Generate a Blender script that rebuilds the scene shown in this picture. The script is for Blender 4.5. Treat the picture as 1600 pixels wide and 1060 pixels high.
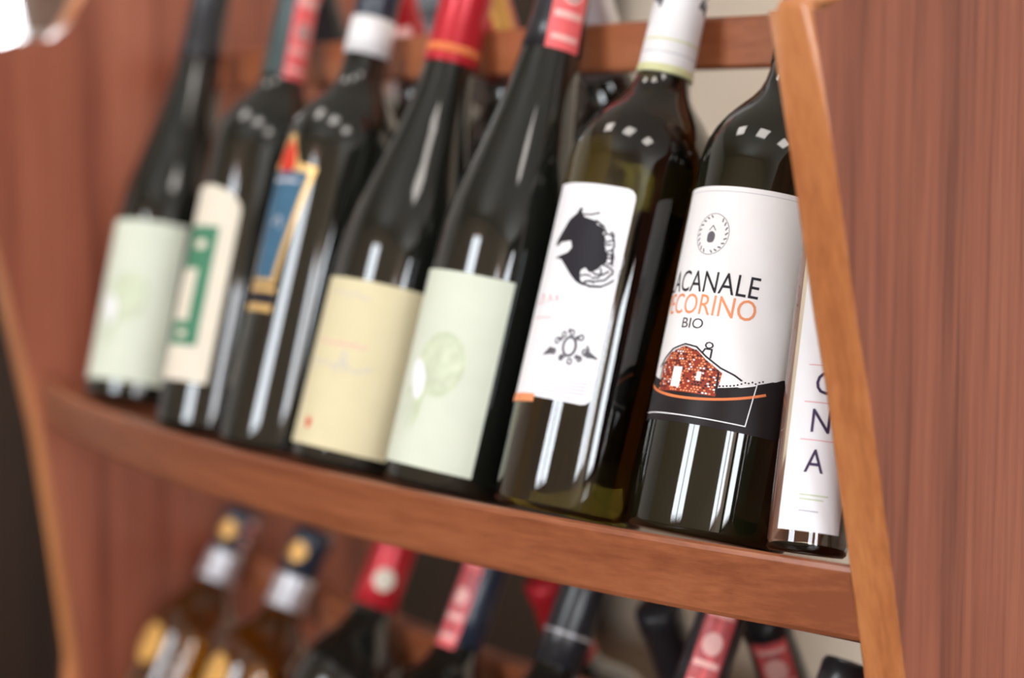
import bpy, bmesh, math, random
from mathutils import Vector, Matrix
random.seed(7)
for o in list(bpy.data.objects): bpy.data.objects.remove(o)
SC = bpy.context.scene
C = SC.collection
# ------------------------------------------------------------------ camera
F, CX, CY, VPX, HY = 3000.0, 800.0, 530.0, -1570.0, 213.0   # photograph taken as 1600 x 1060
AZ = math.atan((CX - VPX) / F); PT = math.atan((CY - HY) / F)
FW = Vector((-math.cos(AZ) * math.cos(PT), math.sin(AZ) * math.cos(PT), -math.sin(PT)))
RT = FW.cross(Vector((0, 0, 1))).normalized(); UP = RT.cross(FW)
CAM = Vector((0.6533, -0.6355, 0.9947))
cd = bpy.data.cameras.new('camera'); co = bpy.data.objects.new('camera', cd); C.objects.link(co)
co.matrix_world = Matrix(((RT.x, UP.x, -FW.x, CAM.x), (RT.y, UP.y, -FW.y, CAM.y), (RT.z, UP.z, -FW.z, CAM.z), (0, 0, 0, 1)))
cd.sensor_width = 36; cd.lens = 36 * F / 1600; cd.clip_start = 0.02; cd.clip_end = 100
cd.dof.use_dof = True; cd.dof.focus_distance = 0.93; cd.dof.aperture_fstop = 3.0
SC.camera = co
# ------------------------------------------------------------------ sky, window portals, exposure
w = bpy.data.worlds.new('sky'); SC.world = w; w.use_nodes = True
bg = w.node_tree.nodes['Background']; bg.inputs[0].default_value = (0.88, 0.94, 1.0, 1); bg.inputs[1].default_value = 36.0
SC.view_settings.view_transform = 'Standard'; SC.view_settings.look = 'None'
SC.view_settings.gamma = 1; SC.view_settings.use_curve_mapping = False; SC.view_settings.exposure = -1.12
# room box and its windows: (wall, a0, a1, z0, z1)
RX0, RX1, RY0, RY1, RH = -3.6, 5.4, -3.2, 1.9, 3.2
WIN_F = [(-0.72, 0.32, 0.9, 2.75), (3.3, 4.8, 0.5, 2.6)]          # in wall_front, along x
WIN_L = [(0.35, 1.35, 0.95, 2.2)]                                     # in wall_left, along y
WIN_R = [(-2.95, -2.0, 0.10, 2.6)]                                   # in wall_right, along y
def portal(loc, rot, sx, sy):
    l = bpy.data.lights.new('window_portal', 'AREA'); l.shape = 'RECTANGLE'; l.size = sx; l.size_y = sy
    l.cycles.is_portal = True
    o = bpy.data.objects.new('window_portal', l); C.objects.link(o); o.location = loc; o.rotation_euler = rot
for a0, a1, z0, z1 in WIN_F: portal(((a0 + a1) / 2, RY0 - 0.1, (z0 + z1) / 2), (math.pi / 2, 0, 0), a1 - a0, z1 - z0)
for a0, a1, z0, z1 in WIN_L: portal((RX0 - 0.1, (a0 + a1) / 2, (z0 + z1) / 2), (math.pi / 2, 0, -math.pi / 2), a1 - a0, z1 - z0)

for a0, a1, z0, z1 in WIN_R: portal((RX1 + 0.1, (a0 + a1) / 2, (z0 + z1) / 2), (math.pi / 2, 0, math.pi / 2), a1 - a0, z1 - z0)

def proj(P):
    d = Vector(P) - CAM; z = d.dot(FW); return CX + F * d.dot(RT) / z, CY - F * d.dot(UP) / z
def ray(x, y): return FW + RT * ((x - CX) / F) - UP * ((y - CY) / F)
def on_y(x, y, Y): r = ray(x, y); return CAM + r * ((Y - CAM.y) / r.y)

# ------------------------------------------------------------------ materials
MATS = {}
def principled(name):
    m = bpy.data.materials.new(name); m.use_nodes = True; MATS[name] = m
    return m, m.node_tree, m.node_tree.nodes['Principled BSDF']
def plain(name, col, rough=0.5, metal=0.0, spec=0.5, var=0.06, scale=60.0, coat=0.0):
    m, nt, b = principled(name)
    n = nt.nodes.new('ShaderNodeTexNoise'); n.inputs['Scale'].default_value = scale; n.inputs['Detail'].default_value = 4
    tc = nt.nodes.new('ShaderNodeTexCoord'); nt.links.new(tc.outputs['Object'], n.inputs['Vector'])
    r = nt.nodes.new('ShaderNodeValToRGB'); e = r.color_ramp.elements
    e[0].position = 0.3; e[1].position = 0.7
    e[0].color = tuple(max(0, c * (1 - var)) for c in col) + (1,); e[1].color = tuple(min(1, c * (1 + var)) for c in col) + (1,)
    nt.links.new(n.outputs['Fac'], r.inputs['Fac']); nt.links.new(r.outputs['Color'], b.inputs['Base Color'])
    b.inputs['Roughness'].default_value = rough; b.inputs['Metallic'].default_value = metal
    b.inputs['Specular IOR Level'].default_value = spec; b.inputs['Coat Weight'].default_value = coat
    return m
def wood(name, c_dark, c_mid, c_light, axis, rough=0.38, fine=1.0):
    m, nt, b = principled(name)
    tc = nt.nodes.new('ShaderNodeTexCoord')
    def noise(sc, stretch, detail, dist=0.0):
        mp = nt.nodes.new('ShaderNodeMapping'); s = [sc, sc, sc]; s[axis] = sc * stretch; mp.inputs['Scale'].default_value = s
        nt.links.new(tc.outputs['Object'], mp.inputs['Vector'])
        n = nt.nodes.new('ShaderNodeTexNoise'); n.inputs['Scale'].default_value = 1.0; n.inputs['Detail'].default_value = detail
        n.inputs['Roughness'].default_value = 0.6; n.inputs['Distortion'].default_value = dist
        nt.links.new(mp.outputs['Vector'], n.inputs['Vector']); return n
    a = noise(26 * fine, 0.035, 5, 0.6); f = noise(330 * fine, 0.03, 3)
    mx = nt.nodes.new('ShaderNodeMath'); mx.operation = 'MULTIPLY_ADD'; mx.inputs[1].default_value = 0.32
    nt.links.new(f.outputs['Fac'], mx.inputs[0])
    m2 = nt.nodes.new('ShaderNodeMath'); m2.operation = 'MULTIPLY'; m2.inputs[1].default_value = 0.68
    nt.links.new(a.outputs['Fac'], m2.inputs[0]); nt.links.new(m2.outputs[0], mx.inputs[2])
    r = nt.nodes.new('ShaderNodeValToRGB'); e = r.color_ramp.elements
    e[0].position = 0.39; e[0].color = c_dark + (1,); e[1].position = 0.63; e[1].color = c_light + (1,)
    k = e.new(0.5); k.color = c_mid + (1,)
    nt.links.new(mx.outputs[0], r.inputs['Fac']); nt.links.new(r.outputs['Color'], b.inputs['Base Color'])
    bp = nt.nodes.new('ShaderNodeBump'); bp.inputs['Strength'].default_value = 0.06; bp.inputs['Distance'].default_value = 0.002
    nt.links.new(f.outputs['Fac'], bp.inputs['Height']); nt.links.new(bp.outputs['Normal'], b.inputs['Normal'])
    b.inputs['Roughness'].default_value = rough; b.inputs['Coat Weight'].default_value = 0.15; b.inputs['Coat Roughness'].default_value = 0.25
    return m
def glass(name, col, trans, rough=0.025, ior=1.68):
    m, nt, b = principled(name)
    n = nt.nodes.new('ShaderNodeTexNoise'); n.inputs['Scale'].default_value = 14
    tc = nt.nodes.new('ShaderNodeTexCoord'); nt.links.new(tc.outputs['Object'], n.inputs['Vector'])
    r = nt.nodes.new('ShaderNodeValToRGB'); e = r.color_ramp.elements
    e[0].color = tuple(c * 0.9 for c in col) + (1,); e[1].color = tuple(min(1, c * 1.1) for c in col) + (1,)
    nt.links.new(n.outputs['Fac'], r.inputs['Fac']); nt.links.new(r.outputs['Color'], b.inputs['Base Color'])
    b.inputs['Roughness'].default_value = rough; b.inputs['IOR'].default_value = ior; b.inputs['Transmission Weight'].default_value = trans
    return m
CH = ((0.19, 0.050, 0.030), (0.335, 0.098, 0.057), (0.44, 0.145, 0.084))
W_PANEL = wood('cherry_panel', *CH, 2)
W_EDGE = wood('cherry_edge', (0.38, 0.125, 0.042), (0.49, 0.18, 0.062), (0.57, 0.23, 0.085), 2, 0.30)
W_SHELF = wood('cherry_shelf', (0.22, 0.062, 0.024), (0.305, 0.094, 0.037), (0.37, 0.125, 0.052), 0, 0.36)
W_DARK = wood('dark_walnut', (0.012, 0.006, 0.004), (0.022, 0.010, 0.007), (0.035, 0.016, 0.010), 2, 0.45)
PLASTER = plain('cream_plaster', (0.80, 0.66, 0.50), 0.9, var=0.03, scale=6)
PLASTER_B = plain('pale_cream_plaster', (0.90, 0.77, 0.62), 0.9, var=0.03, scale=6)
WHITEP = plain('white_paint', (0.78, 0.77, 0.76), 0.6, var=0.02)
CEILP = plain('ceiling_paint', (0.50, 0.47, 0.43), 0.9, var=0.02, scale=5)
FLOORW = wood('floor_wood', (0.10, 0.055, 0.03), (0.16, 0.09, 0.05), (0.22, 0.13, 0.075), 0, 0.4, 0.4)
G_BLACK = glass('black_glass', (0.008, 0.009, 0.007), 0.0)
G_OLIVE = glass('olive_glass', (0.085, 0.068, 0.010), 1.0)
G_DGREEN = glass('dark_green_glass', (0.010, 0.011, 0.004), 0.6)
G_CLEAR = glass('clear_glass', (0.93, 0.93, 0.84), 1.0, 0.01)
G_AMBER = glass('amber_glass', (0.30, 0.12, 0.012), 0.9)
G_PANE = glass('pane_glass', (0.95, 0.97, 0.97), 1.0, 0.0, 1.02)
P_WHITE = plain('white_paper', (0.86, 0.85, 0.88), 0.55, var=0.015, spec=0.12)
P_WARM = plain('warm_white_paper', (0.86, 0.84, 0.84), 0.55, var=0.015, spec=0.12)
P_CREAM = plain('cream_paper', (0.76, 0.69, 0.57), 0.6, var=0.02, spec=0.12)
P_YELLOW = plain('yellow_cream_paper', (0.70, 0.62, 0.40), 0.6, var=0.02, spec=0.12)
P_PALEG = plain('pale_green_paper', (0.66, 0.70, 0.58), 0.6, var=0.02, spec=0.12)
I_BLACK = plain('black_ink', (0.025, 0.022, 0.028), 0.5, spec=0.12)
I_BAND = plain('black_band_ink', (0.022, 0.017, 0.018), 0.4, spec=0.12)
I_VIOLET = plain('violet_black_ink', (0.06, 0.04, 0.09), 0.5, spec=0.12)
I_GREY = plain('grey_ink', (0.13, 0.125, 0.14), 0.5, spec=0.12)
I_PALE = plain('pale_grey_ink', (0.52, 0.51, 0.56), 0.5, spec=0.12)
I_PINK = plain('pink_ink', (0.74, 0.34, 0.38), 0.5, spec=0.12)
I_ORANGE = plain('orange_ink', (0.78, 0.22, 0.08), 0.5, spec=0.12)
I_SALMON = plain('salmon_ink', (0.82, 0.30, 0.14), 0.5, spec=0.12)
I_BRICK = plain('brick_ink', (0.30, 0.045, 0.025), 0.5, spec=0.12)
I_RED = plain('red_ink', (0.62, 0.05, 0.03), 0.5, spec=0.12)
I_GREEN = plain('green_ink', (0.07, 0.22, 0.13), 0.5, spec=0.12)
I_LEAF = plain('leaf_green_ink', (0.53, 0.60, 0.40), 0.5, var=0.12, scale=120, spec=0.12)
I_LEAF2 = plain('pale_leaf_ink', (0.60, 0.65, 0.49), 0.5, var=0.12, scale=120, spec=0.12)
I_BLUE = plain('blue_ink', (0.055, 0.135, 0.215), 0.45, var=0.15, spec=0.12)
I_GOLD = plain('gold_ink', (0.78, 0.50, 0.20), 0.35, 0.3, spec=0.12)
F_RED = plain('red_foil', (0.52, 0.018, 0.030), 0.32, 0.25)
F_BLACK = plain('black_foil', (0.018, 0.018, 0.022), 0.3)
F_NAVY = plain('navy_foil', (0.020, 0.026, 0.045), 0.3)
F_GREEN = plain('grey_green_foil', (0.035, 0.06, 0.06), 0.38)
F_WHITE = plain('white_foil', (0.80, 0.79, 0.80), 0.4)
F_LIME = plain('pale_lime_foil', (0.66, 0.66, 0.36), 0.4)
F_SILVER = plain('silver_foil', (0.62, 0.62, 0.66), 0.28, 0.6)
F_GOLD = plain('gold_foil', (0.80, 0.44, 0.12), 0.35, 0.3)
S_PINK = plain('pink_seal_paper', (0.88, 0.14, 0.15), 0.5, var=0.1, scale=150)
S_LIGHT = plain('light_pink_seal_paper', (0.92, 0.52, 0.48), 0.5)
M_STEEL = plain('brushed_steel', (0.6, 0.55, 0.57), 0.35, 0.9)
WICKER = plain('wicker', (0.17, 0.10, 0.07), 0.8, var=0.3, scale=90)

# ------------------------------------------------------------------ helpers
def link(name, me, mat, parent=None):
    me.name = name
    o = bpy.data.objects.new(name, me); C.objects.link(o)
    if mat: me.materials.append(mat)
    if parent: o.parent = parent
    return o
def bm_obj(name, bm, mat, parent=None, smooth=False):
    bmesh.ops.recalc_face_normals(bm, faces=bm.faces)
    me = bpy.data.meshes.new(name); bm.to_mesh(me); bm.free()
    if smooth:
        for p in me.polygons: p.use_smooth = True
    return link(name, me, mat, parent)
def tag(o, label, cat, group=None):
    o['label'] = label; o['category'] = cat
    if group: o['group'] = group
    return o
def empty(name, loc=(0, 0, 0)):
    o = bpy.data.objects.new(name, None); C.objects.link(o); o.location = loc; o.empty_display_size = 0.05; return o
def box(bm, x0, x1, y0, y1, z0, z1):
    v = [bm.verts.new(p) for p in ((x0, y0, z0), (x1, y0, z0), (x1, y1, z0), (x0, y1, z0), (x0, y0, z1), (x1, y0, z1), (x1, y1, z1), (x0, y1, z1))]
    for f in ((0, 3, 2, 1), (4, 5, 6, 7), (0, 1, 5, 4), (1, 2, 6, 5), (2, 3, 7, 6), (3, 0, 4, 7)): bm.faces.new([v[i] for i in f])
def boxes(name, lst, mat, parent=None, bev=0.0):
    bm = bmesh.new()
    for b in lst: box(bm, *b)
    if bev: bmesh.ops.bevel(bm, geom=list(bm.edges), offset=bev, segments=2, profile=0.5, affect='EDGES')
    return bm_obj(name, bm, mat, parent)
def struct(o): o['kind'] = 'structure'; return o

# ------------------------------------------------------------------ the room
struct(boxes('floor', [(RX0 - .2, RX1 + .2, RY0 - .2, RY1 + .2, -0.1, 0)], FLOORW))
struct(boxes('ceiling', [(RX0 - .2, RX1 + .2, RY0 - .2, RY1 + .2, RH, RH + .1)], CEILP))
struct(boxes('wall_back', [(RX0 - .2, RX1 + .2, RY1, RY1 + .2, 0, RH)], PLASTER_B))
def holes(lo, hi, wins):
    out = []; p = lo
    for a0, a1, z0, z1 in wins:
        out += [(p, a0, 0, RH), (a0, a1, 0, z0), (a0, a1, z1, RH)]; p = a1
    return out + [(p, hi, 0, RH)]
struct(boxes('wall_front', [(a, b, RY0 - .2, RY0, c, d) for a, b, c, d in holes(RX0 - .2, RX1 + .2, WIN_F)], PLASTER))
struct(boxes('wall_left', [(RX0 - .2, RX0, a, b, c, d) for a, b, c, d in holes(RY0, RY1, WIN_L)], WHITEP))
struct(boxes('wall_right', [(RX1, RX1 + .2, a, b, c, d) for a, b, c, d in holes(RY0, RY1, WIN_R)], W_DARK))
wn = 0
for a0, a1, z0, z1 in WIN_F:
    wn += 1; t = .05; am = (a0 + a1) / 2
    f = struct(boxes('window_%d' % wn, [(a0, a0 + t, RY0 - .14, RY0 - .06, z0, z1), (a1 - t, a1, RY0 - .14, RY0 - .06, z0, z1), (a0, a1, RY0 - .14, RY0 - .06, z0, z0 + t),
        (a0, a1, RY0 - .14, RY0 - .06, z1 - t, z1), (am - .03, am + .03, RY0 - .14, RY0 - .06, z0, z1)], W_EDGE))
for a0, a1, z0, z1 in WIN_L:
    wn += 1; t = .05; am = (a0 + a1) / 2
    f = struct(boxes('window_%d' % wn, [(RX0 - .14, RX0 - .06, a0, a0 + t, z0, z1), (RX0 - .14, RX0 - .06, a1 - t, a1, z0, z1), (RX0 - .14, RX0 - .06, a0, a1, z0, z0 + t),
        (RX0 - .14, RX0 - .06, a0, a1, z1 - t, z1), (RX0 - .14, RX0 - .06, am - .03, am + .03, z0, z1)], WHITEP))

for a0, a1, z0, z1 in WIN_R:
    wn += 1; t = .05; am = (a0 + a1) / 2
    f = struct(boxes('window_%d' % wn, [(RX1 + .06, RX1 + .14, a0, a0 + t, z0, z1), (RX1 + .06, RX1 + .14, a1 - t, a1, z0, z1), (RX1 + .06, RX1 + .14, a0, a1, z0, z0 + t), (RX1 + .06, RX1 + .14, a0, a1, z1 - t, z1)], W_EDGE))

# added fill lamps under the ceiling, out of view, brightening rack and walls
em, nt, b = principled('fill_lamp_diffuser'); b.inputs['Emission Color'].default_value = (1, 0.93, 0.86, 1); b.inputs['Emission Strength'].default_value = 16.0
b.inputs['Base Color'].default_value = (.9, .88, .85, 1)
def added_fill_lamp(x, y, lab):
    r = tag(empty('added_fill_lamp', (x, y, RH)), lab, 'lamp', 'added fill lamps under the ceiling')
    boxes('housing', [(-.33, .33, -.33, .33, -.05, 0)], WHITEP, r, .004)
    boxes('diffuser', [(-.30, .30, -.30, .30, -.06, -.045)], em, r)
added_fill_lamp(1.5, -1.0, 'added square fill lamp nearer the plain side wall of the shop')
added_fill_lamp(-1.5, -1.0, 'added square fill lamp above the dark cabinet side of the shop')
added_fill_lamp(-0.9, 1.0, 'added square fill lamp behind the wine rack by the cream wall')  # added to brighten the back wall
added_fill_lamp(0.0, -1.1, 'added square fill lamp right in front of the wine rack')  # added for steeper light on the bottles

# ------------------------------------------------------------------ wine rack
rack = tag(empty('wine_rack', (0, 0.16, 0)), 'reddish cherry wood wine rack with curved shelves and slanted side panels', 'wine rack')
PI_R, PO_R, PI_L, PO_L = 0.077, 0.102, -0.803, -0.828
PROFILE = [(-.03, 0), (-.03, .12), (-.026, .26), (-.020, .36), (-.014, .415), (.010, .455), (.040, .482), (.0545, .502), (.0565, .515), (.0515, .56), (.039, .66), (.0255, .752), (.010, .825), (-.003, .884), (-.0115, .916), (-.026, .98),
           (-.0425, 1.047), (-.0428, 1.0505), (-.0405, 1.0525), (-.022, 1.0530), (-.003, 1.0540), (.024, 1.0625), (.042, 1.0725), (.0576, 1.0837), (.0807, 1.1051), (.105, 1.14), (.125, 1.19), (.135, 1.26), (.14, 1.36),
           (.15, 1.42), (.17, 1.46), (.20, 1.48), (.36, 1.48), (.38, 1.46), (.38, 0)]
def side_panel(x0, x1):
    bm = bmesh.new()
    a = [bm.verts.new((x0, y - .16, z)) for y, z in PROFILE]; c = [bm.verts.new((x1, y - .16, z)) for y, z in PROFILE]
    n = len(a); f1 = bm.faces.new(a); f2 = bm.faces.new(list(reversed(c)))
    for i in range(n): bm.faces.new((a[i], c[i], c[(i + 1) % n], a[(i + 1) % n]))
    ed = list(f1.edges) + list(f2.edges)
    bmesh.ops.bevel(bm, geom=ed, offset=0.009, segments=6, profile=0.5, affect='EDGES')
    o = bm_obj('side_panel', bm, W_PANEL, rack)
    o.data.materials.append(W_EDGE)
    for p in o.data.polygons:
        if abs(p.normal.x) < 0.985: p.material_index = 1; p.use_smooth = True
    return o
side_panel(PI_R, PO_R); side_panel(PO_L, PI_L)
XM = -0.355
def edge_y(X): return -.038 + (X - XM) ** 2 / 3.36
def curved_shelf(dy, z, back, t=.0365, drop=.29, sgn=1, ref=0.0):
    """bowed board; dy shifts its front edge, sgn -1 mirrors it to the rear of the rack about y = ref"""
    bm = bmesh.new(); N = 44; secs = []
    for i in range(N + 1):
        X = PI_L + (PI_R - PI_L) * i / N; y = edge_y(X) + dy
        sec = [(y + .003, z), (y + .0008, z - .0008), (y, z - .003), (y + .005, z - t + .003), (y + .0065, z - t + .0006), (y + .009, z - t), (back, z - t - .02), (back, z - (back - y) * drop)]
        secs.append([bm.verts.new((X, (yy if sgn > 0 else 2 * ref - yy) - .16, zz)) for yy, zz in sec])
    for s, q in zip(secs[:-1], secs[1:]):
        for k in range(8): bm.faces.new((s[k], s[(k + 1) % 8], q[(k + 1) % 8], q[k]))
    bm.faces.new(secs[0]); bm.faces.new(secs[-1])
    o = bm_obj('shelf', bm, W_SHELF, rack); return o
curved_shelf(0, 0.80, 0.085)
def bow(X): return (X - XM) ** 2 / 3.36
def back_rail(z0, z1, y0, t=.020):
    bm = bmesh.new(); N = 36; secs = []
    for i in range(N + 1):
        X = PI_L + (PI_R - PI_L) * i / N; y = y0 + bow(X) - .16; e = .002
        sec = [(y, z0 + e), (y + e, z0), (y + t - e, z0), (y + t, z0 + e), (y + t, z1 - e), (y + t - e, z1), (y + e, z1), (y, z1 - e)]
        secs.append([bm.verts.new((X, a, c)) for a, c in sec])
    for s, q in zip(secs[:-1], secs[1:]):
        for k in range(8): bm.faces.new((s[k], s[(k + 1) % 8], q[(k + 1) % 8], q[k]))
    bm.faces.new(secs[0]); bm.faces.new(secs[-1])
    bm_obj('back_rail', bm, W_SHELF, rack)
RY = 0.1045
back_rail(1.032, 1.0605, RY)
LRY = 0.128
back_rail(0.619, 0.6475, LRY)
def on_bow(x, y, y0):
    Y = y0 + .02
    for _ in range(30): N = on_y(x, y, Y); Y = y0 + bow(N.x)
    return on_y(x, y, Y)

# ------------------------------------------------------------------ bottles
R0 = 37.5
def fit(pr, kr, ku):
    """widen the body by kr (the neck keeps its width) and stretch the height by ku"""
    return [(r * (1 + (kr - 1) * max(0, min(1, (r - 15) / 20))), u * ku) for r, u in pr]
BORDEAUX = [(0, 4), (22, 3), (31, .6), (34.5, 0), (36.6, 1), (37.5, 4), (37.5, 100), (37.5, 184), (37.1, 190), (35.9, 197), (33.6, 204), (30, 211), (25.3, 217.5), (20.8, 223), (17.6, 228), (15.6, 233.5), (14.6, 240),
            (14.2, 262), (13.7, 288), (14.6, 290), (14.6, 301), (13, 303), (0, 303)]
FLUTE = [(0, 4), (22, 3), (30, .6), (34, 0), (36, 1), (37, 4), (37, 80), (37, 134), (36.3, 146), (34.4, 160), (31.2, 176), (27.4, 194), (23.6, 213), (20.3, 232), (17.8, 250), (16, 268), (15, 286), (14.4, 312), (15, 314), (15, 326), (13, 328), (0, 328)]
BURGUNDY = [(0, 4), (22, 3), (31, .6), (35.5, 0), (38, 1), (39, 4), (39, 60), (39, 120), (38.5, 130), (36.6, 143), (33.2, 158), (28.6, 175), (23.9, 192), (20, 208), (17.3, 224), (15.8, 238), (15, 255), (14.4, 284), (15.2, 286), (15.2, 296), (13, 298), (0, 298)]
SLIM = [(0, 6), (12, 5), (15, .8), (17.5, 0), (19, 1.5), (19.5, 5), (19.5, 120), (19.5, 196), (18.8, 206), (16.6, 216), (13.5, 225), (11.5, 234), (11, 250), (11, 282), (12, 283), (12, 292), (0, 293)]
FL1 = fit(FLUTE, 1.07, 1.03); FL5 = fit(FLUTE, 1.08, 1.04); BX2 = fit(BORDEAUX, 1.06, 1.07); BX3 = fit(BORDEAUX, 1.06, 1.07); BU4 = fit(BURGUNDY, 1.04, 1.09)
BX6 = fit(BORDEAUX, 1.10, 1.035); BX7 = fit(BORDEAUX, 1.09, 1.03)
def rad(pr, u):
    side = pr[5:]
    for (r0, u0), (r1, u1) in zip(side[:-1], side[1:]):
        if u0 <= u <= u1 and u1 > u0: return r0 + (r1 - r0) * (u - u0) / (u1 - u0)
    return side[-2][0]
def lathe(name, prof, mat, parent, seg=56, closed=True):
    bm = bmesh.new(); rings = []
    for r, u in prof:
        if r < 1e-6: rings.append([bm.verts.new((0, 0, u / 1000))])
        else: rings.append([bm.verts.new((r / 1000 * math.sin(2 * math.pi * k / seg), -r / 1000 * math.cos(2 * math.pi * k / seg), u / 1000)) for k in range(seg)])
    for a, b_ in zip(rings[:-1], rings[1:]):
        for k in range(seg):
            k2 = (k + 1) % seg
            if len(a) == 1: bm.faces.new((a[0], b_[k], b_[k2]))
            elif len(b_) == 1: bm.faces.new((a[k], a[k2], b_[0]))
            else: bm.faces.new((a[k], a[k2], b_[k2], b_[k]))
    return bm_obj(name, bm, mat, parent, True)
def capsule(parent, pr, u0, u1, mat, off=.45, name='capsule', close=True):
    us = sorted(set([u0, u1] + [u for r, u in pr[5:] if u0 < u < u1]))
    top = pr[-1][1]
    us = [u for u in us if u < top - 2.5] + ([u1] if u1 < top - 2.5 else [])
    p = [(rad(pr, u0) - .3, u0)] + [(rad(pr, u) + off, u) for u in sorted(set(us))]
    if u1 >= top - 2.5: p += [(pr[-3][0] + off, top - 2), (pr[-3][0] - 1, top + off), (0, top + off)]
    else: p += [(rad(pr, u1) - .3, u1)]
    return lathe(name, p, mat, parent, 48)

def wrap_bm(name, bm, pr, off, th0, mat, parent, step=1.6):
    """bm is flat: x = arc length in mm, y = height in mm; cut into strips and lay it round the bottle"""
    xs = [v.co.x for v in bm.verts]; ys = [v.co.y for v in bm.verts]
    if not xs: bm.free(); return None
    def cut(lo, hi, st, ax):
        n = int((hi - lo) / st)
        for i in range(1, n + 1):
            c = Vector((0, 0, 0)); c[ax] = lo + i * st; nn = Vector((0, 0, 0)); nn[ax] = 1
            bmesh.ops.bisect_plane(bm, geom=list(bm.verts) + list(bm.edges) + list(bm.faces), dist=1e-5, plane_co=c, plane_no=nn)
    if max(xs) - min(xs) > step: cut(min(xs), max(xs), step, 0)
    if max(ys) > 130 and max(ys) - min(ys) > 4: cut(min(ys), max(ys), 4.0, 1)
    for v in bm.verts:
        s, u = v.co.x, v.co.y; r = rad(pr, u); rb = rad(pr, min(u, 60))
        rb = r if u > 215 else rb
        th = th0 + s / rb; rr = (r + off) / 1000
        v.co = Vector((rr * math.sin(th), -rr * math.cos(th), u / 1000))
    me = bpy.data.meshes.new(name); bm.to_mesh(me); bm.free()
    # face outwards
    for p in me.polygons: p.use_smooth = True
    o = link(name, me, mat, parent)
    return o
def fix_out(bm):
    for f in bm.faces:
        f.normal_update()
        if f.normal.z < 0: f.normal_flip()
def poly_bm(polys):
    bm = bmesh.new()
    for pts in polys:
        try: bm.faces.new([bm.verts.new((x, y, 0)) for x, y in pts])
        except ValueError: pass
    fix_out(bm)
    bmesh.ops.triangulate(bm, faces=list(bm.faces), ngon_method='EAR_CLIP')
    return bm
def stroke(pts, wd, closed=False):
    """a polyline as a list of quads"""
    out = []; n = len(pts)
    rng = range(n if closed else n - 1)
    for i in rng:
        (x0, y0), (x1, y1) = pts[i], pts[(i + 1) % n]
        L = math.hypot(x1 - x0, y1 - y0) or 1e-6; nx, ny = -(y1 - y0) / L * wd / 2, (x1 - x0) / L * wd / 2
        ex, ey = (x1 - x0) / L * wd * .3, (y1 - y0) / L * wd * .3
        out.append([(x0 + nx - ex, y0 + ny - ey), (x0 - nx - ex, y0 - ny - ey), (x1 - nx + ex, y1 - ny + ey), (x1 + nx + ex, y1 + ny + ey)])
    return out
def circ(cx, cy, rx, ry=None, n=28, a0=0, a1=2 * math.pi):
    ry = ry or rx
    return [(cx + rx * math.cos(a0 + (a1 - a0) * i / n), cy + ry * math.sin(a0 + (a1 - a0) * i / n)) for i in range(n)]
def rect(x0, x1, y0, y1): return [(x0, y0), (x1, y0), (x1, y1), (x0, y1)]
def text_bm(txt, x, y, width, height, squash=None):
    cu = bpy.data.curves.new('lettering', 'FONT'); cu.body = txt; cu.size = 1; cu.resolution_u = 3
    o = bpy.data.objects.new('lettering', cu); C.objects.link(o)
    dg = bpy.context.evaluated_depsgraph_get(); me = bpy.data.meshes.new_from_object(o.evaluated_get(dg))
    bpy.data.objects.remove(o); bpy.data.curves.remove(cu)
    bm = bmesh.new(); bm.from_mesh(me); bpy.data.meshes.remove(me)
    xs = [v.co.x for v in bm.verts]; ys = [v.co.y for v in bm.verts]
    x0, x1, y0, y1 = min(xs), max(xs), min(ys), max(ys)
    for v in bm.verts: v.co = Vector((x + (v.co.x - x0) / (x1 - x0) * width, y + (v.co.y - y0) / (y1 - y0) * height, 0))
    fix_out(bm)
    return bm
def smooth_poly(pts, n=6):
    out = []; m = len(pts)
    for i in range(m):
        p0, p1, p2, p3 = pts[i - 1], pts[i], pts[(i + 1) % m], pts[(i + 2) % m]
        for k in range(n):
            t = k / n
            out.append(tuple(.5 * (2 * b_ + (c - a) * t + (2 * a - 5 * b_ + 4 * c - d) * t * t + (3 * b_ - a - 3 * c + d) * t ** 3) for a, b_, c, d in zip(p0, p1, p2, p3)))
    return out
def bottle(label, group, base, axis, pr, gmat, name='wine_bottle'):
    root = tag(empty(name), label, 'bottle', group)
    Z = Vector(axis).normalized(); X = Vector((0, 1, 0)).cross(Z).normalized(); Y = Z.cross(X)
    root.matrix_world = Matrix(((X.x, Y.x, Z.x, base[0]), (X.y, Y.y, Z.y, base[1]), (X.z, Y.z, Z.z, base[2]), (0, 0, 0, 1)))
    lathe('glass_body', pr, gmat, root)
    return root
D = math.radians
GRP = 'bottles on the upper shelf'
def place(px, neck, dx=0.0465, ry=RY - .024, dz=.0035):
    """base centre on the bowed shelf below pixel column px; neck pixel = where the neck meets the back rail"""
    lo, hi = PI_L - .1, PI_R + .1
    for _ in range(50):
        m = (lo + hi) / 2; P = Vector((m, edge_y(m) + dx * .966, .8 - dx * .966 * .29 + dz))
        if proj(P)[0] < px: lo = m
        else: hi = m
    N = on_bow(neck[0], neck[1], ry)
    return P, (N - P)
def facing(P):
    """azimuth of the camera seen from a bottle, measured from the front of the rack"""
    d = CAM - Vector(P); return math.atan2(d.x, -d.y)

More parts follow.
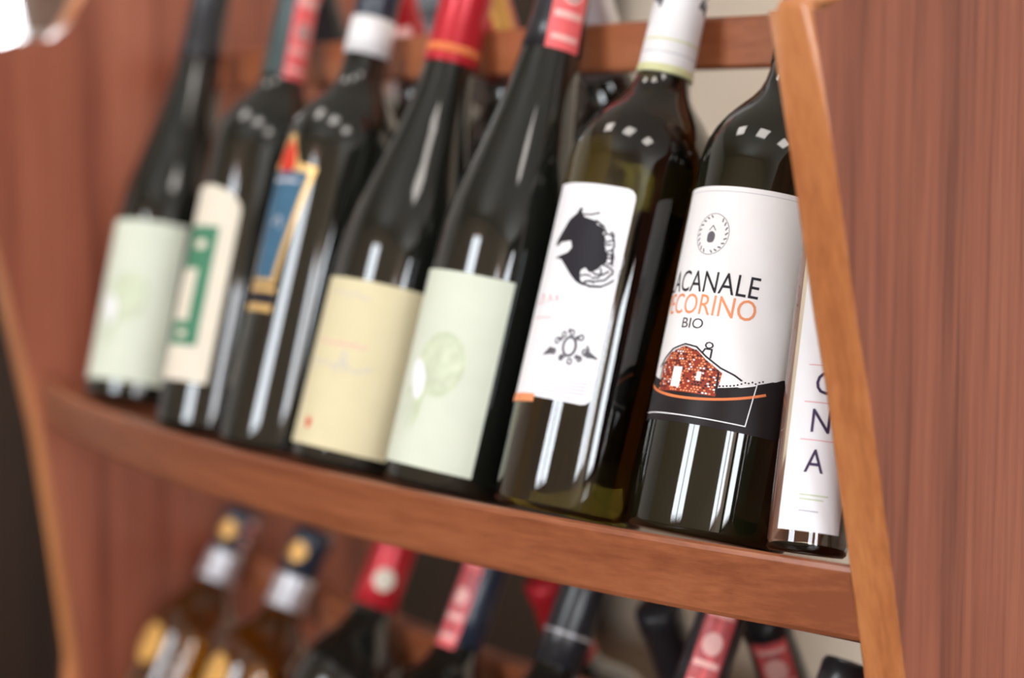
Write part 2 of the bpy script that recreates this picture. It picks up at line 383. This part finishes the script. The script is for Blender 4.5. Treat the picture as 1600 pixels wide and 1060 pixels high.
# --- leftmost: tall flute with pale green label -----------------------------------------------
def leaf_label(root, pr, th, w2, u0, u1, k):
    lb = wrap_bm('label', poly_bm([rect(-w2, w2, u0, u1)]), pr, .2, th, P_PALEG, root)
    cx, cy, k = 4, u0 + (u1 - u0) * .47, 1.2
    def lf(polys): return poly_bm([[(cx + x * k, cy + y * k) for x, y in p] for p in polys])
    wrap_bm('leaf_drawing', lf([smooth_poly([(-13, 4), (-9, 15), (1, 21), (11, 16), (14, 4), (9, -8), (0, -11), (-8, -6)])]), pr, .3, th, I_LEAF2, lb)
    st = []
    for i in range(7):
        a = D(60 + i * 32); st += stroke([(-3 + 3 * math.cos(a), -2 + 3 * math.sin(a)), (6 * math.cos(a + .3), 2 + 8 * math.sin(a + .3)), (11.5 * math.cos(a + .5), 4 + 13 * math.sin(a + .5))], .5)
    st += stroke(circ(1, 5, 12, 14), .6, True)
    for q in ((-19, -22, -6), (-15, -27, -4), (-10, -25, -3), (-20, -12, -8)):
        st.append([(q[2], -4), (q[2] - 3, -7), (q[0] + 2, q[1] - 3), (q[0] + 5, q[1] + 4)])
    wrap_bm('leaf_veins', lf(st), pr, .4, th, I_LEAF, lb)
    wrap_bm('white_figure', lf([smooth_poly([(-16, 2), (-12, 6), (-6, 0), (-5, -9), (-9, -13), (-14, -6)])]), pr, .5, th, P_WHITE, lb)  # white figure printed as part of the label drawing
    return lb
P1, A1 = place(214, (322, 40), dz=.0065)
b1 = bottle('black flute bottle with pale green label beside the side panel', GRP, P1, A1, FL1, G_BLACK)
capsule(b1, FL1, 270, 340, F_BLACK)
leaf_label(b1, FL1, facing(P1) - D(40), 43, 13, 134, 1)

# --- second: domed cream label with green frame -------------------------------------------------
P2, A2 = place(330, (452, 70))
b2 = bottle('dark bottle with domed cream label carrying a green frame', GRP, P2, A2, BX2, G_BLACK)
cp = capsule(b2, BX2, 254, 325, F_GREEN)
def seal_strip(root, pr, th, u0, u1, w=9, emblem=True):
    s = wrap_bm('seal_strip', poly_bm([rect(-w, w, u0, u1)]), pr, .8, th, S_PINK, root)
    h = u1 - u0; m = u0 + h * .52
    wrap_bm('seal_print', poly_bm([rect(-w * .8, w * .8, u0 + h * .28, u0 + h * .34), rect(-w * .75, w * .75, u0 + h * .08, u0 + h * .13), smooth_poly(circ(0, m, w * .62, w * .75, 12), 2), rect(-w * .8, w * .8, u0 + h * .80, u0 + h * .9)]), pr, .95, th, S_LIGHT, s)
    if emblem: wrap_bm('seal_emblem', poly_bm(stroke(circ(0, m, w * .42, w * .5, 14), 1.2, True) + [rect(-1.2, 1.2, m - 3, m + 3)]), pr, 1.05, th, I_GREY, s)
    return s
seal_strip(b2, BX2, facing(P2) + D(34), 252, 318, 9)
t2 = facing(P2) - D(62); w2 = 33
dome = [(-w2, 31), (w2, 31), (w2, 150)] + [(w2 * math.cos(D(a)), 150 + 17 * math.sin(D(a))) for a in range(12, 180, 12)] + [(-w2, 150)]
lb = wrap_bm('label', poly_bm([dome]), BX2, .2, t2, P_CREAM, b2)
wrap_bm('green_frame', poly_bm([rect(-27, -17, 55, 138), rect(8, 20, 55, 138), rect(-17, 8, 108, 138), rect(-17, 8, 55, 72)]), BX2, .35, t2, I_GREEN, lb)
wrap_bm('frame_ornament', poly_bm([circ(6, 125, 6, 3.4)]), BX2, .5, t2, P_CREAM, lb)
wrap_bm('frame_ornament', poly_bm([circ(4, 63, 5, 2.6)]), BX2, .5, t2, P_CREAM, lb)

# --- third: blue shield label --------------------------------------------------------------------
P3, A3 = place(434, (573, 85))
b3 = bottle('dark bottle with blue gold-edged shield label and white neck band', GRP, P3, A3, BX3, G_BLACK)
capsule(b3, BX3, 266, 325, F_NAVY)
capsule(b3, BX3, 266, 291, F_WHITE, .9, 'neck_band')
t3 = facing(P3) - D(61)
sh = [(-14, 104), (14, 104), (17, 130), (23, 165), (27, 182), (12, 184), (3, 203), (-3, 203), (-12, 184), (-27, 182), (-23, 165), (-17, 130)]
lb = wrap_bm('label', poly_bm([sh]), BX3, .2, t3, I_GOLD, b3)
wrap_bm('blue_field', poly_bm([[(-11, 107), (11, 107), (13.5, 130), (19, 163), (22, 178), (-22, 178), (-19, 163), (-13.5, 130)]]), BX3, .35, t3, I_BLUE, lb)
wrap_bm('red_figure', poly_bm([smooth_poly([(-7, 179), (-8, 188), (0, 198), (6, 194), (9, 184), (7, 178)])]), BX3, .5, t3, I_RED, lb)
wrap_bm('faint_lettering', poly_bm(stroke([(-12, 172), (14, 172)], 2.4)), BX3, .5, t3, I_PALE, lb)
wrap_bm('faint_mark', poly_bm(stroke([(-2, 143), (6, 148), (8, 141)], 1.4)), BX3, .5, t3, I_PALE, lb)
lb = wrap_bm('lower_label', poly_bm([rect(-16, 16, 86, 102)]), BX3, .2, t3, I_GOLD, b3)
wrap_bm('dark_stripe', poly_bm([rect(-16, 16, 90.5, 98.5)]), BX3, .35, t3, I_BLACK, lb)

# --- fourth: burgundy bottle, red capsule --------------------------------------------------------
P4, A4 = place(552, (703, 105))
b4 = bottle('sloping shouldered dark bottle with red capsule and cream yellow label', GRP, P4, A4, BU4, G_BLACK)
capsule(b4, BU4, 258, 325, F_RED, 1.5)
capsule(b4, BU4, 264, 269, I_ORANGE, 1.65, 'capsule_ring')
t4 = facing(P4) - D(34)
lb = wrap_bm('label', poly_bm([rect(-45, 45, 10, 113)]), BU4, .2, t4, P_YELLOW, b4)
def scribble(x0, x1, y, amp, n, seed):
    rg = random.Random(seed); return [(x0 + (x1 - x0) * i / n, y + amp * (rg.random() - .5) * 2) for i in range(n + 1)]
wrap_bm('red_script', poly_bm(stroke(scribble(-22, 14, 73, 1.0, 22, 1), .8)), BU4, .35, t4, I_PINK, lb)
wrap_bm('grey_script', poly_bm(stroke(scribble(-26, 20, 60, 2.6, 26, 2), .7)), BU4, .35, t4, I_PALE, lb)
wrap_bm('grey_script', poly_bm(stroke(scribble(-20, 10, 103, 1.6, 14, 5), .6)), BU4, .35, t4, I_PALE, lb)
wrap_bm('script_initial', poly_bm(stroke([(-3, 55), (1, 69), (3, 56)], .8)), BU4, .36, t4, I_PALE, lb)
wrap_bm('red_emblem', poly_bm([smooth_poly([(-17.5, 23), (-16.6, 27), (-15, 25), (-13.4, 27), (-12.6, 23), (-15, 19)])]), BU4, .45, t4, I_RED, lb)

# --- fifth: flute, pale green label with leaf ----------------------------------------------------
P5, A5 = place(703, (866, 60))
b5 = bottle('black flute bottle with pale green leaf label and pink neck seal', GRP, P5, A5, FL5, G_BLACK)
capsule(b5, FL5, 262, 341, F_BLACK)
seal_strip(b5, FL5, facing(P5) + D(18), 262, 330, 10.5)
leaf_label(b5, FL5, facing(P5) - D(42), 38, 11, 123, 1)

# --- sixth: olive glass, white label with black bird ---------------------------------------------
B6X, B6Y = 888.0, 817.0
P6, A6 = place(B6X - 3, (1046, 85))
b6 = bottle('olive glass bottle with white label showing a black bird head', GRP, P6, A6, BX6, G_OLIVE)
cp = capsule(b6, BX6, 246, 315, F_WHITE, .9)
capsule(b6, BX6, 246, 250.5, F_LIME, 1.2, 'capsule_ring')
capsule(b6, BX6, 264, 265, F_LIME, 1.1, 'capsule_ring'); capsule(b6, BX6, 257, 257.6, I_PALE, 1.1, 'capsule_ring')
f6 = facing(P6)
orn = []
for c in (-14, 14): orn += [smooth_poly([(c - 4, 286), (c - 1, 292), (c + 2, 288), (c + 5, 293), (c + 3, 282), (c, 285)])] + stroke([(c - 5, 294), (c, 298), (c + 5, 294)], 1)
wrap_bm('capsule_ornament', poly_bm(orn), BX6, 1.1, f6, I_GREY, cp)
t6 = f6 - D(42); R6 = 41.25; W6 = 40 * R6 * math.pi / 180
def L6(x, y):
    xl = 866 + (y - 296) / (625 - 296) * (808 - 866); xr = 1012 + (y - 312) / (645 - 312) * (925 - 1012)
    t = (x - xl) / (xr - xl); sn = math.sin(D(-82)) + t * (math.sin(D(-2)) - math.sin(D(-82)))
    s = (math.asin(max(-1, min(1, sn))) + D(42)) * R6
    dx, dy = x - B6X, y - B6Y; u = (dx * .212 - dy * .977) / 2.99
    return s * 1.10 + .6, u - 1
zz6 = lambda x, y: L6(840 + x / 5.89, 300 + y / 5.89)
zz8 = lambda x, y: L6(760 + x / 1.893, 280 + y / 1.893)
rc = 5
outl = [(-W6, 58), (W6 - rc, 58)] + [(W6 - rc + rc * math.sin(D(a)), 58 + rc - rc * math.cos(D(a))) for a in (30, 60, 90)] + [(W6, 175 - rc)] + [(W6 - rc + rc * math.cos(D(a)), 175 - rc + rc * math.sin(D(a))) for a in (30, 60, 90)] + [(-W6, 175)]
lb = wrap_bm('label', poly_bm([outl]), BX6, .2, t6, P_WHITE, b6)
bird = [(390, 140), (350, 190), (280, 240), (230, 320), (170, 420), (155, 475), (180, 480), (205, 452), (300, 452), (310, 520), (270, 560), (155, 598), (210, 622), (250, 690), (300, 780), (350, 850), (400, 885), (470, 905), (580, 912),
        (590, 900), (480, 890), (400, 850), (390, 800), (400, 745), (440, 725), (480, 775), (540, 745), (560, 700), (610, 695), (640, 590), (580, 545), (600, 490), (555, 440), (615, 390), (560, 335), (530, 280), (470, 255), (425, 235), (405, 190)]
mane = [(540, 330), (600, 350), (622, 392), (596, 425), (640, 465), (612, 500), (640, 560), (615, 585), (655, 610), (640, 690), (600, 705), (560, 745), (500, 770), (480, 600), (500, 400)]
wrap_bm('bird_mane', poly_bm([[zz6(*p) for p in mane]]), BX6, .34, t6, I_BLACK, lb)
wrap_bm('bird_drawing', poly_bm([[zz6(*p) for p in bird]]), BX6, .32, t6, I_BLACK, lb)
curl = [[(420, 210), (490, 222), (575, 212)], [(560, 335), (630, 375), (640, 415), (605, 430)], [(565, 490), (640, 492), (705, 480), (715, 430), (690, 400)], [(620, 585), (690, 575), (715, 540), (715, 480)],
        [(600, 700), (660, 730), (700, 765), (690, 800)], [(500, 825), (560, 825), (590, 790), (585, 740)], [(390, 800), (440, 790), (490, 805)], [(630, 590), (640, 640), (690, 650), (700, 590)], [(470, 905), (580, 912), (660, 880), (700, 855)],
        [(430, 860), (480, 850), (520, 870)], [(360, 190), (385, 150), (410, 160)], [(540, 280), (600, 330), (625, 350)], [(640, 420), (680, 420), (700, 450)], [(540, 560), (600, 600), (600, 660), (560, 690)], [(640, 600), (690, 620), (690, 690), (650, 700)], [(600, 500), (640, 520), (690, 520)], [(570, 400), (620, 440), (610, 480)], [(500, 300), (560, 300), (600, 340)], [(480, 740), (530, 790), (600, 800), (660, 770)], [(440, 850), (520, 860), (620, 850), (680, 800)], [(700, 560), (705, 640), (690, 720)]]
st = []
for c in curl: st += stroke([zz6(*p) for p in c], .95)
wrap_bm('bird_feather_lines', poly_bm(st), BX6, .4, t6, I_BLACK, lb)
st = []
for c in ([(740, 800), (780, 740), (800, 690), (802, 640)], [(700, 855), (740, 820), (770, 780)], [(720, 620), (740, 680), (715, 740)]): st += stroke([zz6(*p) for p in c], .35)
wrap_bm('thin_feather_lines', poly_bm(st), BX6, .4, t6, I_PALE, lb)
st = stroke(circ(*zz8(246, 507), 3.6, 5.0, 20), 1.5, True)
for cx, cy, r_ in ((212, 488, 2), (232, 470, 1.9), (255, 466, 1.9), (280, 482, 2), (202, 520, 2.0), (222, 540, 1.8), (245, 552, 2.0), (272, 545, 1.8), (288, 525, 2.0)): st += stroke(circ(*zz8(cx, cy), r_ * .62, r_ * .75, 8), .9, True)
for c in ([(180, 524), (196, 512), (206, 520)], [(318, 544), (300, 532), (286, 535)], [(300, 520), (296, 508)], [(245, 462), (250, 455)]): st += stroke([zz8(*p) for p in c], 1.2)
for c in ([(170, 530), (192, 505), (206, 512), (200, 528)], [(326, 546), (300, 522), (286, 524), (292, 542)], [(222, 492), (214, 476), (232, 480)], [(268, 492), (282, 474), (262, 478)], [(225, 528), (216, 546), (236, 540)], [(266, 530), (282, 550), (256, 542)]): st.append([zz8(*p) for p in c])
wrap_bm('crest', poly_bm(st), BX6, .35, t6, I_GREY, lb)
st = []
for c in ([(160, 372), (168, 338), (172, 350), (170, 370)], [(184, 368), (190, 346), (196, 366)], [(205, 366), (210, 348), (214, 366)], [(150, 368), (158, 360)]): st += stroke([zz8(*p) for p in c], .7)
st += stroke([zz8(145, 411), zz8(195, 416)], .5)
wrap_bm('pink_script', poly_bm(st), BX6, .35, t6, I_PINK, lb)
st = []
for k in range(5): st += stroke([zz8(176 - k * 2, 606 + k * 10), zz8(290 - k * 3 - (k == 4) * 30, 620 + k * 10)], .5)
wrap_bm('small_print', poly_bm(st), BX6, .35, t6, I_PALE, lb)
wrap_bm('orange_block', poly_bm([[zz8(88, 642), zz8(150, 646), zz8(146, 671), zz8(84, 667)]]), BX6, .35, t6, I_SALMON, lb)

# --- seventh: lettered white label ----------------------------------------------------------------
B7X, B7Y = 1107.0, 850.0
P7, A7 = place(B7X - 5, (1250, 100))
b7 = bottle('dark green bottle whose white label reads LACANALE PECORINO BIO', GRP, P7, A7, BX7, G_DGREEN)
capsule(b7, BX7, 250, 313, F_BLACK)
f7 = facing(P7); t7 = f7 - D(44)
def L7(x, y):
    xl = 1076 + (y - 295) / (654 - 295) * (1012 - 1076); xr = 1268 + (y - 310) / (600 - 310) * (1232 - 1268)
    t = (x - xl) / (xr - xl); sn = -1 + t * (math.sin(D(36)) + 1)
    s = (math.asin(max(-1, min(1, sn))) + D(44)) * R7
    dx, dy = x - B7X, y - B7Y; u = (dx * .19 - dy * .98) / 3.25
    return s, u
R7 = 40.9; W7 = 57
lb = wrap_bm('label', poly_bm([rect(-42, W7, 54, 175)]), BX7, .2, t7, P_WARM, b7)
def band_top(s): return 71.5 + .0052 * (s - 5) ** 2 + (0.5 if int(s * 1.3) % 2 else 0)
N = 70
top = [(x, min(band_top(x), 84)) for x in (-42 + (W7 + 42) * i / N for i in range(N + 1))]
wrap_bm('black_band', poly_bm([[(a[0], 53.8), (b_[0], 53.8), b_, a] for a, b_ in zip(top[:-1], top[1:])]), BX7, .32, t7, I_BAND, lb)
ol = [(s, 66.3 + .0050 * (s - 5) ** 2) for s in range(-42, 47, 4)]
wrap_bm('orange_line', poly_bm(stroke(ol, 1.3)), BX7, .42, t7, I_ORANGE, lb)
wrap_bm('white_line', poly_bm(stroke([(-42, 57.5), (39, 57.5)], .55) + stroke([(39, 57.5), (41, 80)], .55)), BX7, .42, t7, P_WHITE, lb)
wrap_bm('label_rule', poly_bm(stroke([(-42, 172.4), (W7, 172.4)], .3)), BX7, .36, t7, I_PALE, lb)
wrap_bm('lettering', text_bm('LACANALE', -28.5, 120, 61.5, 11), BX7, .38, t7, I_BLACK, lb)
wrap_bm('orange_lettering', text_bm('PECORINO', -29, 108.6, 62.5, 10.5), BX7, .38, t7, I_SALMON, lb)
wrap_bm('small_lettering', text_bm('BIO', -6, 101.4, 14, 5.2), BX7, .38, t7, I_BLACK, lb)
ex, ey = 2.2, 150
em7 = stroke(circ(ex, ey, 10.2, 10.6, 30), .28, True)
for i in range(22):
    if i in (4, 5, 16): continue
    a = 2 * math.pi * i / 22; em7 += stroke([(ex + 8.2 * math.cos(a), ey + 8.6 * math.sin(a)), (ex + 9.4 * math.cos(a + .1), ey + 9.8 * math.sin(a + .1))], .7)
em7 += [smooth_poly([(ex - 2, ey - 4), (ex - 2.4, ey), (ex, ey + 1.4), (ex + 2.2, ey - .4), (ex + 1.6, ey - 4)])] + stroke([(ex - 2, ey + 2), (ex, ey + 4.4), (ex + 2, ey + 2)], .5)
wrap_bm('round_emblem', poly_bm(em7), BX7, .38, t7, I_GREY, lb)
# brick house: mosaic in three inks
_p0 = poly_bm
def house_bm(polys): return _p0([[(x * 1.24 + 4.5, (y - 74) * .93 + 69) for x, y in p] for p in polys])
hw = [(-16.5, 74), (-16.5, 89), (-12, 95), (-4, 99), (3, 97), (7, 93), (15, 87), (14, 74)]
wrap_bm('house_drawing', house_bm([hw]), BX7, .36, t7, I_BRICK, lb)
rg = random.Random(3); orange, dark, pale = [], [], []
def inside(x, y):
    ins = False
    for (x0, y0), (x1, y1) in zip(hw, hw[1:] + hw[:1]):
        if (y0 > y) != (y1 > y) and x < (x1 - x0) * (y - y0) / (y1 - y0) + x0: ins = not ins
    return ins
for i in range(22):
    for j in range(20):
        x = -16.5 + i * 1.45 + (j % 2) * .6; y = 74.5 + j * 1.3
        if not inside(x + .5, y + .4): continue
        q = rg.random()
        (orange if q < .42 else dark if q < .66 else pale if q < .78 else []).append(rect(x, x + .95, y, y + .85))
wrap_bm('house_orange_bricks', house_bm(orange), BX7, .44, t7, I_SALMON, lb)
wrap_bm('house_dark_bricks', house_bm(dark), BX7, .44, t7, I_BLACK, lb)
wrap_bm('house_pale_bricks', house_bm(pale + [rect(-8, -3, 76.5, 87.5), rect(4.5, 6.5, 81, 86)]), BX7, .46, t7, P_WARM, lb)
rf = stroke([(-19.5, 87), (-16, 92), (-11, 97), (-4, 100), (2, 99), (7, 94.5), (14, 89.5), (20, 87), (23, 85)], .9) + stroke([(5, 96), (6, 98.5), (9, 98.5), (9, 94)], .8) + stroke(circ(7.5, 100.6, 1.6, 1.6, 8), .7, True) + stroke([(13.5, 87), (14, 76)], .9) + stroke([(-17, 89), (-17.5, 77)], .6)
dots = [circ(x, band_top(x) + 1.0 + rg.random() * .9, .5, .5, 6) for x in (18 + i * 1.7 for i in range(16))]
wrap_bm('dotted_edge', _p0(dots), BX7, .48, t7, I_BLACK, lb)
wrap_bm('roof_outline', house_bm(rf), BX7, .48, t7, I_BLACK, lb)

# --- eighth: slim clear bottle --------------------------------------------------------------------
P8, A8 = place(1259, (1350, 140), .022); A8 = Vector((-0.085, math.sin(D(14)), math.cos(D(14))))
b8 = bottle('slim clear glass bottle with white label lettered downwards', GRP, P8, A8, SLIM, G_CLEAR)
capsule(b8, SLIM, 240, 292, F_WHITE)
t8 = facing(P8)
lb = wrap_bm('label', poly_bm([rect(-16, 15.5, 10, 165)]), SLIM, .2, t8, P_WHITE, b8)
for ch, x, u, wd in (('C', -4.6, 74.5, 8.2), ('N', -4.6, 56.5, 8.6), ('A', -5.6, 37.5, 9)): wrap_bm('lettering', text_bm(ch, x, u, wd, 11), SLIM, .4, t8, I_VIOLET, lb)
wrap_bm('pink_rule', poly_bm([rect(-9, 12, 52.6, 53), rect(-9, 12, 70.4, 70.8), rect(-9, 12, 88, 88.4)]), SLIM, .4, t8, I_PINK, lb)
wrap_bm('small_print', poly_bm(stroke([(-6, 27), (7, 27)], .6) + stroke([(-6, 25), (5, 25)], .6)), SLIM, .4, t8, I_LEAF, lb)
wrap_bm('grey_print', poly_bm(stroke([(-5.5, 19.5), (3, 19.5)], .7)), SLIM, .4, t8, I_PALE, lb)

# ------------------------------------------------------------------ lower shelf, front row
LOW = 'bottles on the lower shelf'
SHY, SHZ, SHL = 0.012, 0.428, 25.0       # lower shelf: a point of its top surface and its tilt
def low_bottle(label, px, u, pr, gmat, lean, Y=None, group=LOW, sgn=1):
    """pixel px sees the bottle axis at height u (mm) on the neck, where the neck rests on the lower back rail"""
    ax = Vector((0, sgn * math.sin(D(lean)), math.cos(D(lean))))
    N = on_bow(px[0], px[1], Y if Y is not None else LRY - .021)
    if sgn > 0:      # the bottle is as long as it must be to stand on the lower shelf
        n = Vector((0, math.sin(D(SHL)), math.cos(D(SHL)))); t = (N - Vector((0, SHY, SHZ))).dot(n) / ax.dot(n) - .0015
        k = t * 1000 / u; pr = fit(pr, 1.0, k)
    else: t = u / 1000; k = 1.0
    return bottle(label, group, N - ax * t, ax, pr, gmat), N - ax * t, pr, k
LOWBASE = []
def medallion(root, pr, th, u, rx, ry, mat):
    return wrap_bm('medallion', poly_bm([circ(0, u, rx, ry)]), pr, 1.9, th, mat, root)
lowdefs = [
    ('amber bottle with navy capsule, silver collar and orange shoulder seal by the side panel', (347, 885), 252, BORDEAUX, G_AMBER, 'spark'),
    ('amber bottle with navy capsule, silver collar and orange shoulder seal next to the red capsule', (455, 925), 252, BORDEAUX, G_AMBER, 'spark'),
    ('dark bottle with bright red capsule carrying a gold seal', (580, 960), 238, BORDEAUX, G_BLACK, 'red'),
    ('black necked bottle with long pink seal strip beside the red capsule', (725, 985), 250, BORDEAUX, G_BLACK, 'strip'),
    ('black necked bottle with thin silver ring around its capsule', (890, 985), 262, BORDEAUX, G_BLACK, 'ring'),
    ('black necked bottle with pink seal strip under the lettered white label', (1105, 1035), 262, BORDEAUX, G_BLACK, 'strip2'),
    ('black necked bottle under the slim clear bottle by the slanted panel', (1318, 1075), 290, BORDEAUX, G_BLACK, 'plain'),
]
for lab, px, u, pr, gm, kd in lowdefs:
    r, P, pr, k = low_bottle(lab, px, u, pr, gm, 27 if kd == 'spark' else 25)
    LOWBASE.append(P); fc = facing(P); E = 320
    if kd == 'spark':
        if px[0] < 400: seal_strip(r, pr, fc + D(40), 254 * k, 300 * k, 6, False)
        capsule(r, pr, 262 * k, E, F_NAVY, .9); capsule(r, pr, 238 * k, 264 * k, F_SILVER, 1.2, 'collar')
        medallion(r, pr, fc - D(35), 282 * k, 7, 8, F_GOLD)
        medallion(r, pr, fc - D(58), 172 * k, 13, 17, F_GOLD)
    elif kd == 'red':
        capsule(r, pr, 243 * k, E, F_RED, 1.4); medallion(r, pr, fc - D(5), 262 * k, 7, 8, P_CREAM)
    elif kd == 'strip':
        capsule(r, pr, 240 * k, E, F_NAVY, .8); seal_strip(r, pr, fc - D(45), 236 * k, 300 * k, 8, False)
    elif kd == 'ring':
        capsule(r, pr, 240 * k, E, F_BLACK, .8); capsule(r, pr, 258 * k, 260 * k, F_SILVER, 1.2, 'capsule_ring')
    elif kd == 'plain': capsule(r, pr, 240 * k, E, F_BLACK, .8)
    else:
        capsule(r, pr, 240 * k, E, F_BLACK, .8); seal_strip(r, pr, fc - D(8), 244 * k, 296 * k, 9, False)


# ------------------------------------------------------------------ rear rows, leaning the other way
REARG = 'bottles on the far side of the rack'
def rear(label, px, u, Y, lean, capm, gm=G_BLACK, pr=BORDEAUX, c0=240):
    pr = fit(pr, 1.1, 1.0); r, P, _, _ = low_bottle(label, px, u, pr, gm, lean, Y, REARG, -1)
    cp = capsule(r, pr, c0, 303, capm, .8); return r, P
REARB, REARL = [], []
for lab, px, u, cm in (('red orange capped dark bottle behind the back rail', (627, 35), 280, F_RED), ('dark bottle with red and gold capsule behind the back rail', (768, 25), 280, F_RED),
                       ('dark bottle with silver grey capsule behind the back rail', (925, 20), 280, F_SILVER), ('black capped dark bottle behind the back rail next to the side panel', (505, 30), 280, F_BLACK)):
    r, P = rear(lab, px, u, RY + .02 + .017, 19, cm); REARB.append(P)
    if 'gold' in lab: wrap_bm('gold_patch', poly_bm([rect(-7, 7, 262, 300)]), BORDEAUX, 1.0, facing(P) + D(30), F_GOLD, r)
    if 'orange' in lab: wrap_bm('pale_patch', poly_bm([rect(-6, 6, 262, 278)]), BORDEAUX, 1.0, facing(P), S_LIGHT, r)
for lab, px, u, cm in (('black capped bottle leaning forward behind the lower back rail', (1040, 985), 285, F_BLACK), ('black capped bottle with red neck label leaning forward', (1205, 1000), 285, F_BLACK), ('red capped bottle leaning forward behind the lower back rail', (862, 930), 290, F_RED)):
    r, P = rear(lab, px, u, LRY + .02 + .017, 24, cm); REARL.append(P)
    if 'label' in lab:
        seal_strip(r, BORDEAUX, facing(P) + D(0), 250, 292, 11, False)

def straight_shelf(y0, y1, z, t=.03, dz=0.0):
    bm = bmesh.new(); v = []
    for X in (PI_L, PI_R):
        v.append([bm.verts.new((X, y - .16, zz)) for y, zz in ((y0, z), (y0, z - t), (y1, z - t + dz), (y1, z + dz))])
    for k in range(4): bm.faces.new((v[0][k], v[0][(k + 1) % 4], v[1][(k + 1) % 4], v[1][k]))
    bm.faces.new(v[0]); bm.faces.new(v[1]); return bm_obj('shelf', bm, W_SHELF, rack)
ry_ = sum(p.y for p in REARB) / len(REARB); rz_ = sum(p.z for p in REARB) / len(REARB)
straight_shelf(ry_ - .04, ry_ + .045, rz_ - .04 * math.tan(D(19)) - .008, dz=.085 * math.tan(D(19)))
ry_ = sum(p.y for p in REARL) / len(REARL); rz_ = sum(p.z for p in REARL) / len(REARL)
straight_shelf(ry_ - .04, ry_ + .045, rz_ - .04 * math.tan(D(24)) - .003, dz=.085 * math.tan(D(24)))
def lower_shelf():
    bm = bmesh.new(); N = 36; secs = []; tn = math.tan(D(SHL)); top = lambda y: SHZ - .004 - (y - SHY) * tn
    for i in range(N + 1):
        X = PI_L + (PI_R - PI_L) * i / N; y = -.052 + bow(X); yb = .085
        secs.append([bm.verts.new((X, a - .16, c)) for a, c in ((y, top(y)), (y + .005, top(y) - .036), (yb, top(yb) - .03), (yb, top(yb)))])
    for a, q in zip(secs[:-1], secs[1:]):
        for k in range(4): bm.faces.new((a[k], a[(k + 1) % 4], q[(k + 1) % 4], q[k]))
    bm.faces.new(secs[0]); bm.faces.new(secs[-1]); bm_obj('shelf', bm, W_SHELF, rack)
lower_shelf()

# ------------------------------------------------------------------ things beyond the rack
cab = tag(empty('cabinet', (-1.75, 0.55, 0)), 'dark wood cabinet standing beyond the wine rack', 'cabinet')
boxes('body', [(-.28, .28, -.62, .62, 0, .86)], W_DARK, cab, .004)
for k in (-1, 1):
    d = boxes('door', [(.28, .298, min(k * .01, k * .60), max(k * .01, k * .60), .06, .82)], W_DARK, cab, .003)
    boxes('handle', [(.298, .322, k * .06 - .012, k * .06 + .012, .50, .66)], M_STEEL, d, .005)
sb = tag(empty('sideboard', (-2.95, 0.9, 0)), 'white painted sideboard by the window', 'sideboard')
boxes('body', [(-.3, .3, -.5, .5, 0, 1.14)], WHITEP, sb, .004)
boxes('top', [(-.32, .32, -.53, .53, 1.14, 1.17)], WHITEP, sb, .004)
bk = tag(empty('wicker_basket', (-2.88, 1.03, 1.17)), 'brown wicker basket on the white sideboard', 'basket')
lathe('basket_body', [(0, 0), (75, 0), (90, 60), (105, 160), (108, 165), (100, 165), (86, 60), (70, 8), (0, 8)], WICKER, bk, 32)
lathe('rim', [(100, 160), (110, 158), (114, 166), (110, 174), (101, 172), (100, 160)], WICKER, bk, 32)


bc = tag(empty('bookcase', (-2.85, 1.68, 0)), 'tall dark wood bookcase against the cream wall', 'bookcase')
boxes('body', [(-.68, -.64, -.18, .18, 0, 2.1), (.64, .68, -.18, .18, 0, 2.1), (-.64, .64, .16, .18, 0, 2.1), (-.64, .64, -.18, .16, 2.06, 2.1)], W_DARK, bc)
for z in (.08, .48, .88, 1.28, 1.68): boxes('shelf_board', [(-.64, .64, -.18, .16, z - .03, z)], W_DARK, bc)
